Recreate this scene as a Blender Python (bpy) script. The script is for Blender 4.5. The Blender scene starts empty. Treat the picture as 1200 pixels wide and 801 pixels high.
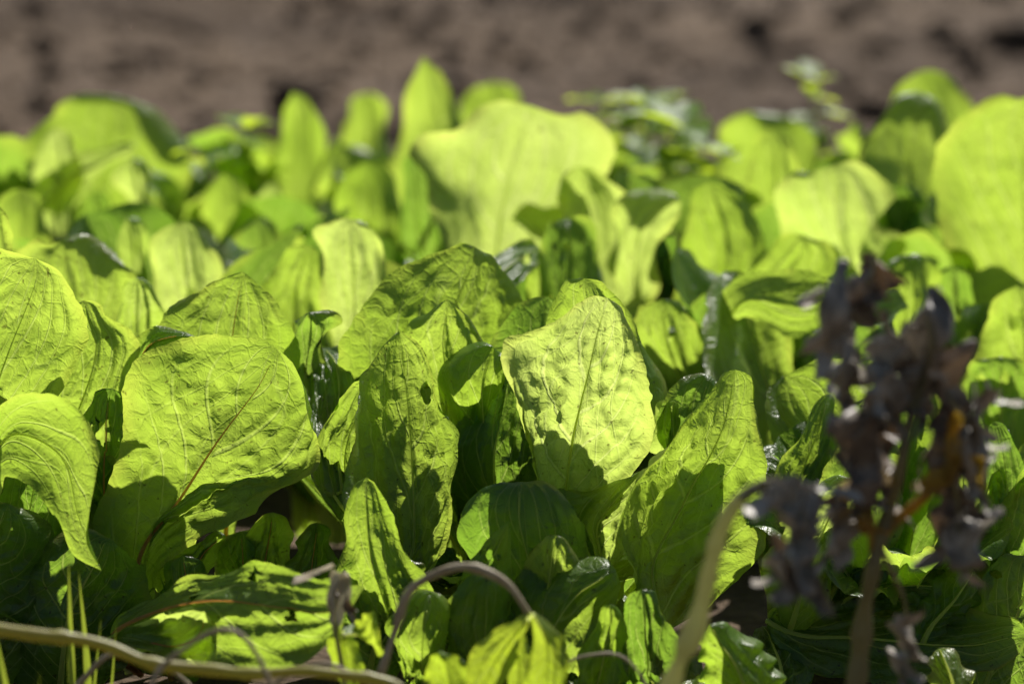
import bpy, math, random
import numpy as np
from mathutils import Vector

# ------------------------------------------------------------------ camera, sky, sun, exposure
scene = bpy.context.scene
C = scene.collection
PITCH = math.radians(12.0)
FOCUS = 3.0
LENS = 135.0
AXIS_Z = 0.27
CAM = np.array([0.0, 0.0, AXIS_Z + FOCUS * math.sin(PITCH)])
cam_d = bpy.data.cameras.new('camera'); cam = bpy.data.objects.new('camera', cam_d); C.objects.link(cam)
cam.location = CAM
cam.rotation_euler = (math.pi / 2 - PITCH, 0, 0)
cam_d.lens = LENS; cam_d.sensor_width = 36.0
cam_d.clip_start = 0.05; cam_d.clip_end = 2000.0
cam_d.dof.use_dof = True
cam_d.dof.focus_distance = 3.02
cam_d.dof.aperture_fstop = 3.1
cam_d.dof.aperture_blades = 8
scene.camera = cam

SUN_EL = math.radians(46.0)
SUN_AZ = math.radians(24.0)          # behind the bed, a little to the right
world = bpy.data.worlds.new('World'); scene.world = world; world.use_nodes = True
wn = world.node_tree.nodes; wn.clear()
sky = wn.new('ShaderNodeTexSky'); sky.sky_type = 'NISHITA'; sky.sun_disc = False
sky.sun_elevation = SUN_EL; sky.sun_rotation = SUN_AZ
bg = wn.new('ShaderNodeBackground'); bg.inputs[1].default_value = 0.05
wo = wn.new('ShaderNodeOutputWorld')
world.node_tree.links.new(sky.outputs[0], bg.inputs[0]); world.node_tree.links.new(bg.outputs[0], wo.inputs[0])
sun_d = bpy.data.lights.new('sun', 'SUN'); sun_d.energy = 5.0; sun_d.angle = math.radians(0.53); sun_d.color = (1.0, 0.96, 0.89)
sun = bpy.data.objects.new('sun', sun_d); C.objects.link(sun)
S = Vector((math.sin(SUN_AZ) * math.cos(SUN_EL), math.cos(SUN_AZ) * math.cos(SUN_EL), math.sin(SUN_EL)))
sun.rotation_euler = S.to_track_quat('Z', 'Y').to_euler(); sun.location = S * 20
scene.view_settings.view_transform = 'Standard'; scene.view_settings.look = 'None'
scene.view_settings.exposure = 0.64; scene.view_settings.gamma = 1.0
scene.view_settings.use_curve_mapping = False
scene.render.engine = 'CYCLES'
scene.cycles.max_bounces = 10; scene.cycles.diffuse_bounces = 5; scene.cycles.transmission_bounces = 8
scene.cycles.use_denoising = True; scene.cycles.use_adaptive_sampling = True; scene.cycles.adaptive_threshold = 0.025
scene.cycles.sample_clamp_indirect = 6.0

# ------------------------------------------------------------------ small maths helpers
KPX = 36.0 / LENS / 1200.0
CP, SP = math.cos(PITCH), math.sin(PITCH)
def P(px, py, y):
    """photo pixel seen at world depth y (metres from the camera along the ground)"""
    a = (px - 600.0) * KPX; b = (400.5 - py) * KPX
    d = np.array([a, CP + b * SP, -SP + b * CP])
    return CAM + d * (y / d[1])
def gx(px, y):
    return (px - 600.0) * KPX * (y / CP) * 1.0

class Wob:
    """smooth 3D noise: a sum of sines in random directions"""
    def __init__(s, seed, scale, n=9):
        r = np.random.RandomState(seed)
        k = r.normal(size=(n, 3)); k /= np.linalg.norm(k, axis=1)[:, None]
        s.k = k * (scale * r.uniform(0.6, 1.5, n))[:, None] * 2 * math.pi
        s.p = r.uniform(0, 6.28, n); s.n = n
    def __call__(s, p):
        return np.sin(p @ s.k.T + s.p).sum(-1) / math.sqrt(s.n) 

def catmull(pts, n):
    pts = np.asarray(pts, float)
    if len(pts) == 2:
        t = np.linspace(0, 1, n)[:, None]; return pts[0] * (1 - t) + pts[1] * t
    e = np.vstack([2 * pts[0] - pts[1], pts, 2 * pts[-1] - pts[-2]])
    out = []
    for i in range(len(pts) - 1):
        p0, p1, p2, p3 = e[i:i + 4]
        t = np.linspace(0, 1, 14, endpoint=False)[:, None]
        out.append(0.5 * (2 * p1 + (p2 - p0) * t + (2 * p0 - 5 * p1 + 4 * p2 - p3) * t ** 2 + (3 * p1 - p0 - 3 * p2 + p3) * t ** 3))
    out.append(pts[-1:]); c = np.vstack(out)
    d = np.r_[0, np.cumsum(np.linalg.norm(np.diff(c, axis=0), axis=1))]; d /= d[-1]
    t = np.linspace(0, 1, n)
    return np.stack([np.interp(t, d, c[:, k]) for k in range(3)], 1)

def across(cols, nu):
    """cols: K x N x 3 -> N x nu x 3 smooth across the columns"""
    c = np.asarray(cols); K = len(c)
    e = np.concatenate([2 * c[:1] - c[1:2], c, 2 * c[-1:] - c[-2:-1]])
    s = np.linspace(0, K - 1, nu); i = np.minimum(s.astype(int), K - 2); t = (s - i)[:, None, None]
    p0, p1, p2, p3 = e[i], e[i + 1], e[i + 2], e[i + 3]
    r = 0.5 * (2 * p1 + (p2 - p0) * t + (2 * p0 - 5 * p1 + 4 * p2 - p3) * t ** 2 + (3 * p1 - p0 - 3 * p2 + p3) * t ** 3)
    return r.transpose(1, 0, 2)

def grid_normals(g):
    du = np.gradient(g, axis=1); dv = np.gradient(g, axis=0)
    n = np.cross(du, dv); l = np.linalg.norm(n, axis=-1, keepdims=True)
    return n / np.maximum(l, 1e-12)

def grid_mesh(name, g, uvs=(), wrap=False, hole=None):
    nv, nu = g.shape[:2]
    me = bpy.data.meshes.new(name)
    idx = np.arange(nv * nu).reshape(nv, nu)
    if wrap: idx = np.concatenate([idx, idx[:, :1]], 1)
    q = np.stack([idx[:-1, :-1], idx[:-1, 1:], idx[1:, 1:], idx[1:, :-1]], -1).reshape(-1, 4)
    if hole is not None: q = q[~(hole[:-1, :-1] & hole[1:, :-1] & hole[:-1, 1:] & hole[1:, 1:]).reshape(-1)]
    me.vertices.add(nv * nu); me.vertices.foreach_set('co', g.reshape(-1).astype(np.float32))
    me.loops.add(q.size); me.loops.foreach_set('vertex_index', q.reshape(-1).astype(np.int32))
    me.polygons.add(len(q)); me.polygons.foreach_set('loop_start', np.arange(0, q.size, 4, dtype=np.int32))
    me.update(calc_edges=True)
    for nm, uv in uvs:
        l = me.uv_layers.new(name=nm); l.data.foreach_set('uv', uv.reshape(-1, 2)[q.reshape(-1)].reshape(-1).astype(np.float32))
    me.polygons.foreach_set('use_smooth', np.ones(len(q), bool))
    return me

def link(name, me, mat, parent=None):
    o = bpy.data.objects.new(name, me); C.objects.link(o)
    if mat: me.materials.append(mat)
    if parent: o.parent = parent
    return o
def tag(o, label=None, cat=None, group=None, kind=None):
    for k, v in (('label', label), ('category', cat), ('group', group), ('kind', kind)):
        if v: o[k] = v
    return o
def thing(name, loc, label, cat, group=None):
    o = bpy.data.objects.new(name, None); C.objects.link(o); o.location = loc; o.empty_display_size = 0.05
    return tag(o, label, cat, group)

def tube_grid(path, radii, sides=8):
    path = np.asarray(path); n = len(path); t = np.gradient(path, axis=0); t /= np.linalg.norm(t, axis=1)[:, None]
    up = np.array([0.3, 1.0, 0.21]); a = np.cross(t, up); a /= np.linalg.norm(a, axis=1)[:, None]; b = np.cross(t, a)
    ang = np.linspace(0, 2 * math.pi, sides, endpoint=False)
    r = np.asarray(radii)[:, None, None]
    return path[:, None] + r * (a[:, None] * np.cos(ang)[None, :, None] + b[:, None] * np.sin(ang)[None, :, None])

# ------------------------------------------------------------------ materials
def nodes_of(name):
    m = bpy.data.materials.new(name); m.use_nodes = True; nt = m.node_tree; nt.nodes.clear()
    N = lambda t, **k: _mk(nt, t, k)
    return m, nt, N
def _mk(nt, t, k):
    n = nt.nodes.new('ShaderNode' + t)
    for a, v in k.items():
        if a.startswith('i_'):
            n.inputs[a[2:] if not a[2:].isdigit() else int(a[2:])].default_value = v
        else: setattr(n, a, v)
    return n
def math_n(nt, op, a, b=None, c=None, clamp=False):
    n = nt.nodes.new('ShaderNodeMath'); n.operation = op; n.use_clamp = clamp
    for i, x in enumerate((a, b, c)):
        if x is None: continue
        if isinstance(x, (int, float)): n.inputs[i].default_value = x
        else: nt.links.new(x, n.inputs[i])
    return n.outputs[0]
def smooth(nt, x, lo, hi):
    n = nt.nodes.new('ShaderNodeMapRange'); n.interpolation_type = 'SMOOTHSTEP'
    n.inputs[1].default_value = lo; n.inputs[2].default_value = hi; nt.links.new(x, n.inputs[0]); return n.outputs[0]
def mixc(nt, f, a, b, mode='MIX'):
    n = nt.nodes.new('ShaderNodeMix'); n.data_type = 'RGBA'; n.blend_type = mode
    for i, x in ((0, f), (6, a), (7, b)):
        if isinstance(x, (int, float, tuple)): n.inputs[i].default_value = x if not isinstance(x, tuple) else (*x, 1.0)
        else: nt.links.new(x, n.inputs[i])
    return n.outputs[2]

def leaf_material(name, refl, refl2, trans, trans2, vein, mixf=0.55, rough=0.36, bump=1.0, spec=0.5):
    m, nt, N = nodes_of(name); L = nt.links.new
    uv = N('UVMap', uv_map='UVMap'); vn = N('UVMap', uv_map='vein')
    sv = N('SeparateXYZ'); L(vn.outputs[0], sv.inputs[0]); su = N('SeparateXYZ'); L(uv.outputs[0], su.inputs[0])
    tc = N('TexCoord'); info = N('ObjectInfo')
    # side veins: whole numbers of the stored phase
    d = math_n(nt, 'ABSOLUTE', math_n(nt, 'SUBTRACT', math_n(nt, 'FRACT', math_n(nt, 'ADD', sv.outputs[0], 0.5)), 0.5))
    vline = math_n(nt, 'SUBTRACT', 1.0, smooth(nt, d, 0.012, 0.07))
    d2 = math_n(nt, 'ABSOLUTE', math_n(nt, 'SUBTRACT', math_n(nt, 'FRACT', math_n(nt, 'ADD', sv.outputs[1], 0.5)), 0.5))
    au = math_n(nt, 'ABSOLUTE', su.outputs[0])
    vline = math_n(nt, 'MAXIMUM', vline, math_n(nt, 'MULTIPLY', math_n(nt, 'SUBTRACT', 1.0, smooth(nt, d2, 0.01, 0.06)), 0.40))
    vline = math_n(nt, 'MULTIPLY', vline, math_n(nt, 'SUBTRACT', 1.0, smooth(nt, au, 0.45, 0.95)))
    nz0 = N('TexNoise', i_Scale=38.0, i_Detail=2.0); L(tc.outputs['Object'], nz0.inputs['Vector'])
    wp = mixc(nt, 0.022, tc.outputs['Object'], nz0.outputs['Color'], 'ADD')
    vo = N('TexVoronoi', feature='DISTANCE_TO_EDGE', i_Scale=82.0); L(wp, vo.inputs['Vector'])
    net = math_n(nt, 'SUBTRACT', 1.0, smooth(nt, vo.outputs['Distance'], 0.0, 0.16))
    vo2 = N('TexVoronoi', feature='DISTANCE_TO_EDGE', i_Scale=260.0); L(wp, vo2.inputs['Vector'])
    net2 = math_n(nt, 'SUBTRACT', 1.0, smooth(nt, vo2.outputs['Distance'], 0.0, 0.2))
    nzl = N('TexNoise', i_Scale=17.0, i_Detail=3.0, i_Roughness=0.6); L(tc.outputs['Object'], nzl.inputs['Vector'])
    blot = smooth(nt, nzl.outputs['Fac'], 0.36, 0.66)
    var = math_n(nt, 'ADD', math_n(nt, 'MULTIPLY', info.outputs['Random'], 0.6), math_n(nt, 'MULTIPLY', blot, 0.4))
    rc = mixc(nt, var, refl, refl2); tcx = mixc(nt, var, trans, trans2)
    rc = mixc(nt, math_n(nt, 'MULTIPLY', vline, 0.5), rc, vein); 
    tcx = mixc(nt, math_n(nt, 'MULTIPLY', vline, 0.50), tcx, tuple(min(0.9, x * 1.7) for x in vein))
    tcx = mixc(nt, math_n(nt, 'MULTIPLY', net, 0.07), tcx, tuple(x * 0.55 for x in trans))
    tcx = mixc(nt, math_n(nt, 'MULTIPLY', net2, 0.10), tcx, tuple(x * 1.25 for x in trans2))
    yel = math_n(nt, 'MULTIPLY', smooth(nt, au, 0.75, 1.0), smooth(nt, math_n(nt, 'ADD', nzl.outputs['Fac'], math_n(nt, 'MULTIPLY', info.outputs['Random'], 0.25)), 0.55, 0.75))
    tcx = mixc(nt, math_n(nt, 'MULTIPLY', yel, 0.22), tcx, (0.72, 0.66, 0.09)); rc = mixc(nt, math_n(nt, 'MULTIPLY', yel, 0.45), rc, (0.20, 0.16, 0.04))
    # little specks and nibbled brown marks
    ws = N('TexNoise', i_Scale=210.0, i_Detail=1.0); L(tc.outputs['Object'], ws.inputs['Vector'])
    speck = smooth(nt, math_n(nt, 'ADD', ws.outputs['Fac'], math_n(nt, 'MULTIPLY', info.outputs['Random'], 0.05)), 0.745, 0.79)
    rc = mixc(nt, math_n(nt, 'MULTIPLY', speck, 0.7), rc, (0.05, 0.035, 0.012)); tcx = mixc(nt, math_n(nt, 'MULTIPLY', speck, 0.6), tcx, (0.09, 0.07, 0.01))
    h = math_n(nt, 'ADD', math_n(nt, 'MULTIPLY', net, -0.4), math_n(nt, 'MULTIPLY', vline, -0.9))
    h = math_n(nt, 'ADD', h, math_n(nt, 'MULTIPLY', net2, -0.16))
    h = math_n(nt, 'ADD', h, math_n(nt, 'MULTIPLY', nz0.outputs['Fac'], 1.5))
    bp = N('Bump', i_Strength=0.75 * bump, i_Distance=0.0011); L(h, bp.inputs['Height'])
    pr = N('BsdfPrincipled', i_Roughness=rough); L(rc, pr.inputs['Base Color']); L(bp.outputs[0], pr.inputs['Normal'])
    pr.inputs['Specular IOR Level'].default_value = spec
    tr = N('BsdfTranslucent'); L(tcx, tr.inputs['Color']); L(bp.outputs[0], tr.inputs['Normal'])
    mx = N('MixShader', i_0=mixf); L(pr.outputs[0], mx.inputs[1]); L(tr.outputs[0], mx.inputs[2])
    out = N('OutputMaterial'); L(mx.outputs[0], out.inputs[0])
    return m

VEIN = (0.42, 0.50, 0.12)
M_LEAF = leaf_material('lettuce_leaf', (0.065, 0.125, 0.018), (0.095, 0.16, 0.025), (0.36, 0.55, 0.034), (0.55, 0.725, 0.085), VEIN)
M_LEAF_PALE = leaf_material('lettuce_leaf_pale', (0.10, 0.17, 0.025), (0.15, 0.22, 0.04), (0.50, 0.69, 0.070), (0.67, 0.81, 0.17), (0.5, 0.55, 0.2))  # lighter leaf green; its colour also stands in for sun on some lit leaves
M_LEAF_DEEP = leaf_material('lettuce_leaf_deep', (0.045, 0.095, 0.016), (0.07, 0.125, 0.02), (0.22, 0.40, 0.03), (0.34, 0.52, 0.05), VEIN)  # darker leaf green; its colour also stands in for shade on some leaves
M_WEED = leaf_material('weed_leaf', (0.07, 0.15, 0.02), (0.10, 0.18, 0.03), (0.50, 0.68, 0.03), (0.62, 0.76, 0.05), VEIN, rough=0.42)
M_WILT = leaf_material('wilted_leaf', (0.09, 0.15, 0.02), (0.11, 0.15, 0.03), (0.46, 0.64, 0.03), (0.56, 0.66, 0.04), VEIN)

def simple_material(name, c1, c2, scale, rough, bump=0.4, dist=0.002, spec=0.4, trans=None, tf=0.0, detail=5.0):
    m, nt, N = nodes_of(name); L = nt.links.new
    tc = N('TexCoord'); nz = N('TexNoise', i_Scale=scale, i_Detail=detail, i_Roughness=0.6); L(tc.outputs['Object'], nz.inputs['Vector'])
    col = mixc(nt, smooth(nt, nz.outputs['Fac'], 0.32, 0.68), c1, c2)
    bp = N('Bump', i_Strength=bump, i_Distance=dist); L(nz.outputs['Fac'], bp.inputs['Height'])
    pr = N('BsdfPrincipled', i_Roughness=rough); L(col, pr.inputs['Base Color']); L(bp.outputs[0], pr.inputs['Normal']); pr.inputs['Specular IOR Level'].default_value = spec
    out = N('OutputMaterial'); last = pr.outputs[0]
    if trans:
        tr = N('BsdfTranslucent'); tr.inputs[0].default_value = (*trans, 1); L(bp.outputs[0], tr.inputs['Normal'])
        mx = N('MixShader', i_0=tf); L(pr.outputs[0], mx.inputs[1]); L(tr.outputs[0], mx.inputs[2]); last = mx.outputs[0]
    L(last, out.inputs[0]); return m
M_RIB = simple_material('midrib_pale', (0.24, 0.28, 0.08), (0.32, 0.35, 0.12), 60, 0.4, trans=(0.86, 0.92, 0.35), tf=0.75)
M_RIB_PINK = simple_material('midrib_pink', (0.27, 0.19, 0.08), (0.30, 0.15, 0.09), 60, 0.4, trans=(0.90, 0.62, 0.26), tf=0.72)
M_DRY = simple_material('withered_leaf', (0.085, 0.070, 0.050), (0.40, 0.345, 0.265), 24, 0.5, bump=0.8, dist=0.003, spec=0.6, trans=(0.10, 0.085, 0.06), tf=0.06)
M_DRYB = simple_material('withered_leaf_brown', (0.06, 0.043, 0.030), (0.27, 0.20, 0.13), 30, 0.5, bump=0.9, dist=0.004, spec=0.6, trans=(0.16, 0.095, 0.045), tf=0.12)
M_DRYY = simple_material('withered_leaf_yellow', (0.20, 0.12, 0.02), (0.27, 0.18, 0.03), 30, 0.5, trans=(0.60, 0.40, 0.04), tf=0.36)
M_STEM = simple_material('green_brown_stem', (0.30, 0.29, 0.15), (0.24, 0.21, 0.11), 40, 0.45, trans=(0.74, 0.74, 0.36), tf=0.42)
M_STEMD = simple_material('dark_stem', (0.11, 0.095, 0.05), (0.19, 0.165, 0.08), 40, 0.5, trans=(0.42, 0.38, 0.15), tf=0.25)
M_STRAW = simple_material('dry_stem', (0.40, 0.33, 0.22), (0.22, 0.17, 0.10), 60, 0.6, trans=(0.5, 0.45, 0.28), tf=0.2)
M_YSTEM = simple_material('yellow_stem', (0.26, 0.25, 0.05), (0.20, 0.17, 0.04), 40, 0.45, trans=(0.6, 0.55, 0.08), tf=0.3)
M_GRASS = simple_material('grass_blade', (0.10, 0.15, 0.025), (0.15, 0.18, 0.03), 60, 0.4, trans=(0.45, 0.55, 0.05), tf=0.4)

def soil_material():
    m, nt, N = nodes_of('tilled_soil'); L = nt.links.new
    tc = N('TexCoord')
    a = N('TexNoise', i_Scale=1.3, i_Detail=6.0); L(tc.outputs['Object'], a.inputs['Vector'])
    b = N('TexNoise', i_Scale=28.0, i_Detail=8.0, i_Roughness=0.7); L(tc.outputs['Object'], b.inputs['Vector'])
    c = N('TexVoronoi', i_Scale=55.0); L(tc.outputs['Object'], c.inputs['Vector'])
    col = mixc(nt, smooth(nt, b.outputs['Fac'], 0.3, 0.7), (0.082, 0.054, 0.033), (0.178, 0.124, 0.079))
    col = mixc(nt, smooth(nt, a.outputs['Fac'], 0.35, 0.65), col, mixc(nt, 1.0, col, (0.60, 0.58, 0.56), 'MULTIPLY'))
    h = math_n(nt, 'ADD', math_n(nt, 'MULTIPLY', b.outputs['Fac'], 1.0), math_n(nt, 'MULTIPLY', c.outputs['Distance'], -0.5))
    bp = N('Bump', i_Strength=0.9, i_Distance=0.02); L(h, bp.inputs['Height'])
    pr = N('BsdfPrincipled', i_Roughness=0.92); pr.inputs['Specular IOR Level'].default_value = 0.2
    L(col, pr.inputs['Base Color']); L(bp.outputs[0], pr.inputs['Normal'])
    out = N('OutputMaterial'); L(pr.outputs[0], out.inputs[0]); return m
M_SOIL = soil_material()

# ------------------------------------------------------------------ ground and clods
rng = np.random.RandomState(11)
def soil_height(x, y):
    p = np.stack([x, y, 0 * x], -1)
    far = np.clip((y - 4.5) / 0.6, 0, 1)
    h = 0.0
    for sd, sc, am in ((1, 0.7, 0.030), (2, 1.7, 0.020), (3, 4.2, 0.009), (4, 11.0, 0.006)):
        h = h + am * Wob(sd, sc, 12)(p)
    fur = 0.012 * np.sin((y + 0.12 * x) * 2 * math.pi / 0.75)
    return h * (0.18 + 0.82 * far) + fur * far - 0.012
ys = np.concatenate([np.linspace(-20, 2.0, 12), np.arange(2.1, 4.5, 0.04), np.arange(4.5, 10.5, 0.025), np.linspace(10.6, 16, 60), np.geomspace(16.5, 900, 30)])
xh = np.concatenate([np.arange(0.0, 1.7, 0.025), np.linspace(1.72, 4, 50), np.geomspace(4.3, 600, 26)])
xs = np.concatenate([-xh[:0:-1], xh])
GX, GY = np.meshgrid(xs, ys)
fade = np.clip((40 - np.hypot(GX, GY)) / 20, 0, 1)
GZ = soil_height(GX, GY) * fade
ground = link('ground', grid_mesh('ground', np.stack([GX, GY, GZ], -1)), M_SOIL)
tag(ground, 'bare brown tilled soil with clods and furrows', None, None, 'structure')

def lump_verts(seed):
    r = np.random.RandomState(seed)
    th = np.linspace(0, math.pi, 6); ph = np.linspace(0, 2 * math.pi, 8, endpoint=False)
    T, F = np.meshgrid(th, ph, indexing='ij')
    d = np.stack([np.sin(T) * np.cos(F), np.sin(T) * np.sin(F), np.cos(T)], -1)
    w = Wob(seed, 0.45, 7); w2 = Wob(seed + 99, 1.1, 7)
    return d * (1 + 0.22 * w(d) + 0.12 * w2(d))[..., None] * np.array([1, 0.9, 0.7])
protos = [lump_verts(50 + i) for i in range(8)]
V = []; F = []
idx = np.arange(48).reshape(6, 8); idw = np.concatenate([idx, idx[:, :1]], 1)
q0 = np.stack([idw[:-1, :-1], idw[:-1, 1:], idw[1:, 1:], idw[1:, :-1]], -1).reshape(-1, 4)
ncl = 3200
cy = rng.uniform(4.55, 10.5, ncl); cx = rng.uniform(-1, 1, ncl) * (cy * 0.20 + 0.25)
cr = 0.006 + 0.030 * rng.rand(ncl) ** 4.0 + 0.022 * (rng.rand(ncl) < 0.02)
cz = soil_height(cx, cy)
for i in range(ncl):
    v = protos[i % 8].reshape(-1, 3).copy(); a = rng.uniform(0, 6.28); ca, sa = math.cos(a), math.sin(a)
    v = np.stack([v[:, 0] * ca - v[:, 1] * sa, v[:, 0] * sa + v[:, 1] * ca, v[:, 2]], 1) * cr[i] + np.array([cx[i], cy[i], cz[i] + cr[i] * 0.2])
    V.append(v); F.append(q0 + i * 48)
me = bpy.data.meshes.new('soil_clods'); V = np.vstack(V); F = np.vstack(F)
me.vertices.add(len(V)); me.vertices.foreach_set('co', V.reshape(-1).astype(np.float32))
me.loops.add(F.size); me.loops.foreach_set('vertex_index', F.reshape(-1).astype(np.int32))
me.polygons.add(len(F)); me.polygons.foreach_set('loop_start', np.arange(0, F.size, 4, dtype=np.int32)); me.update(calc_edges=True)
me.polygons.foreach_set('use_smooth', np.ones(len(F), bool))
tag(link('soil_clods', me, M_SOIL), 'loose brown clods scattered over the bare tilled soil', 'soil', None, 'stuff')

# ------------------------------------------------------------------ the leaf
SEED = [1000]
def leaf_from_columns(parent, cols, mat=None, res=(40, 56), puff=0.0029, ruffle=0.006, ripple=0.009, rib=0.0035, ribmat=None, nveins=9, name='leaf', crumple=0.0, nibble=0.0012, roll=0.0, pleat=0.0012):
    SEED[0] += 1; sd = SEED[0]; r = np.random.RandomState(sd)
    nu, nv = res
    cs = [catmull(c, nv) for c in cols]
    g = across(cs, nu)
    K = len(cs); sK = np.linspace(0, K - 1, nu)
    U = np.interp(sK, [0, 1, K - 1], [-1, 0, 1])[None, :].repeat(nv, 0); Vv = np.linspace(0, 1, nv)[:, None].repeat(nu, 1)
    aU = np.abs(U)
    sc = 1.0 / max(0.04, np.linalg.norm(cs[0] - cs[-1], axis=1).max())     # per leaf width
    wfac = np.clip(np.linalg.norm(cs[0] - cs[-1], axis=1) * sc, 0, 1)[:, None]
    side = np.where(U > 0, 3.7, 0.0)
    pp = np.stack([U * 0.8, Vv * 2.0, side], -1)
    w1 = Wob(sd, 0.6)(pp); w2 = Wob(sd + 7, 1.3)(pp)
    nveins = nveins * r.uniform(0.6, 0.95)
    t = Vv * nveins - aU * 2.3 - 0.6 * aU * aU + 0.62 * w1 + 0.16 * w2 + (U > 0) * 0.45
    s = aU * 4.6 + 0.55 * w2 + 0.35 * t + r.rand()
    pf = np.abs(np.sin(math.pi * t)) ** 0.7 * (0.55 + 0.45 * np.abs(np.sin(math.pi * s)) ** 0.7)
    amp = np.clip(aU * 7, 0, 1) * np.clip((1 - aU) * 5, 0.15, 1) * np.clip(wfac * 1.5 - 0.2, 0, 1) * np.clip((Vv - 0.12) * 4, 0, 1)
    n = grid_normals(g)
    cell = np.minimum(1.0, np.abs(Wob(sd + 31, 34.0, 12)(g)) * 1.1) ** 0.8
    cell2 = np.minimum(1.0, np.abs(Wob(sd + 32, 70.0, 12)(g))) ** 0.8
    pf = 0.70 * pf + 0.80 * cell + 0.30 * cell2
    # one normal direction per leaf so that puffs bulge the same way
    disp = -puff * pf * amp
    disp = disp + ripple * Wob(sd + 3, 9.0)(g) * np.clip(wfac * 1.4 - 0.2, 0, 1) * 0.55
    ed = np.clip((aU - 0.55) / 0.45, 0, 1) ** 2
    disp = disp + ruffle * ed * np.sin(Vv * 2 * math.pi * (2.2 + r.rand() * 3.2) + side + 2 * w1) * np.clip(wfac * 1.4 - 0.2, 0, 1)
    disp = disp + pleat * np.sin(2 * math.pi * (U * 1.7 + 0.35 * w1 + r.rand())) * amp * (0.4 + 0.6 * np.abs(Wob(sd + 5, 0.7)(pp)))
    g = g + n * disp[..., None]
    if roll:      # the margin rolls back here and there
        rim = np.clip((aU - 0.72) / 0.28, 0, 1) ** 2 * np.clip(wfac * 2, 0, 1) * np.clip(0.45 + 0.8 * w1, -0.35, 1.3)
        g = g + np.array([0, 1.0, -0.16]) * (roll * rim)[..., None]
    if crumple:
        q = g * 1.0
        g = g + crumple * np.stack([Wob(sd + k, 18.0)(q) + 0.75 * Wob(sd + 5 + k, 40.0)(q) for k in (11, 12, 13)], -1)
    if nibble:   # the margin is never a clean curve
        jit = nibble * (Wob(sd + 21, 30.0)(g[:, [0, -1]]) + 0.7 * Wob(sd + 22, 80.0)(g[:, [0, -1]]))
        for k, (e, b) in enumerate(((0, 1), (-1, -2))):
            d = g[:, e] - g[:, b]; l = np.linalg.norm(d, axis=1, keepdims=True); g[:, e] += d / np.maximum(l, 1e-9) * (jit[:, k:k + 1] * np.clip(wfac * 3, 0, 1))
    org = np.array(parent.location) if parent else np.zeros(3)
    hole = None
    if nu > 30 and r.rand() < 0.40:
        hole = np.zeros((nv, nu), bool)
        for _ in range(r.randint(1, 4)):
            c = g[r.randint(int(nv * 0.45), int(nv * 0.92)), r.randint(int(nu * 0.1), int(nu * 0.9))]
            dd = np.linalg.norm((g - c) * [1, 0.6, 1], axis=-1) * (1 + 0.35 * Wob(sd + 40, 120.0)(g))
            rad = r.uniform(0.003, 0.007); ins = dd < rad; hole |= ins
            vec = g[ins] - c; ll = np.linalg.norm(vec, axis=-1, keepdims=True)
            g[ins] = c + vec / np.maximum(ll, 1e-6) * np.maximum(ll, ll * (rad / np.maximum(dd[ins], 1e-6))[:, None])
    me = grid_mesh(name, g - org, (('UVMap', np.stack([U, Vv], -1)), ('vein', np.stack([t, s], -1))), hole=hole)
    o = link(name, me, mat or M_LEAF, parent)
    if rib:
        m = int(round((nu - 1) / (K - 1)))
        path = g[:, m].copy(); nn = n[:, m]
        flip = np.sign((CAM - path.mean(0)) @ nn.mean(0)) or 1.0
        k = int(nv * 0.96); path = (path + nn * flip * 0.0006)[:k:2]
        rad = rib * (0.07 + 0.93 * np.linspace(1, 0, len(path)) ** 1.2)
        link('midrib', grid_mesh('midrib', tube_grid(path - org, rad, 6), wrap=True), ribmat or M_RIB, o)
    return o

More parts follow.
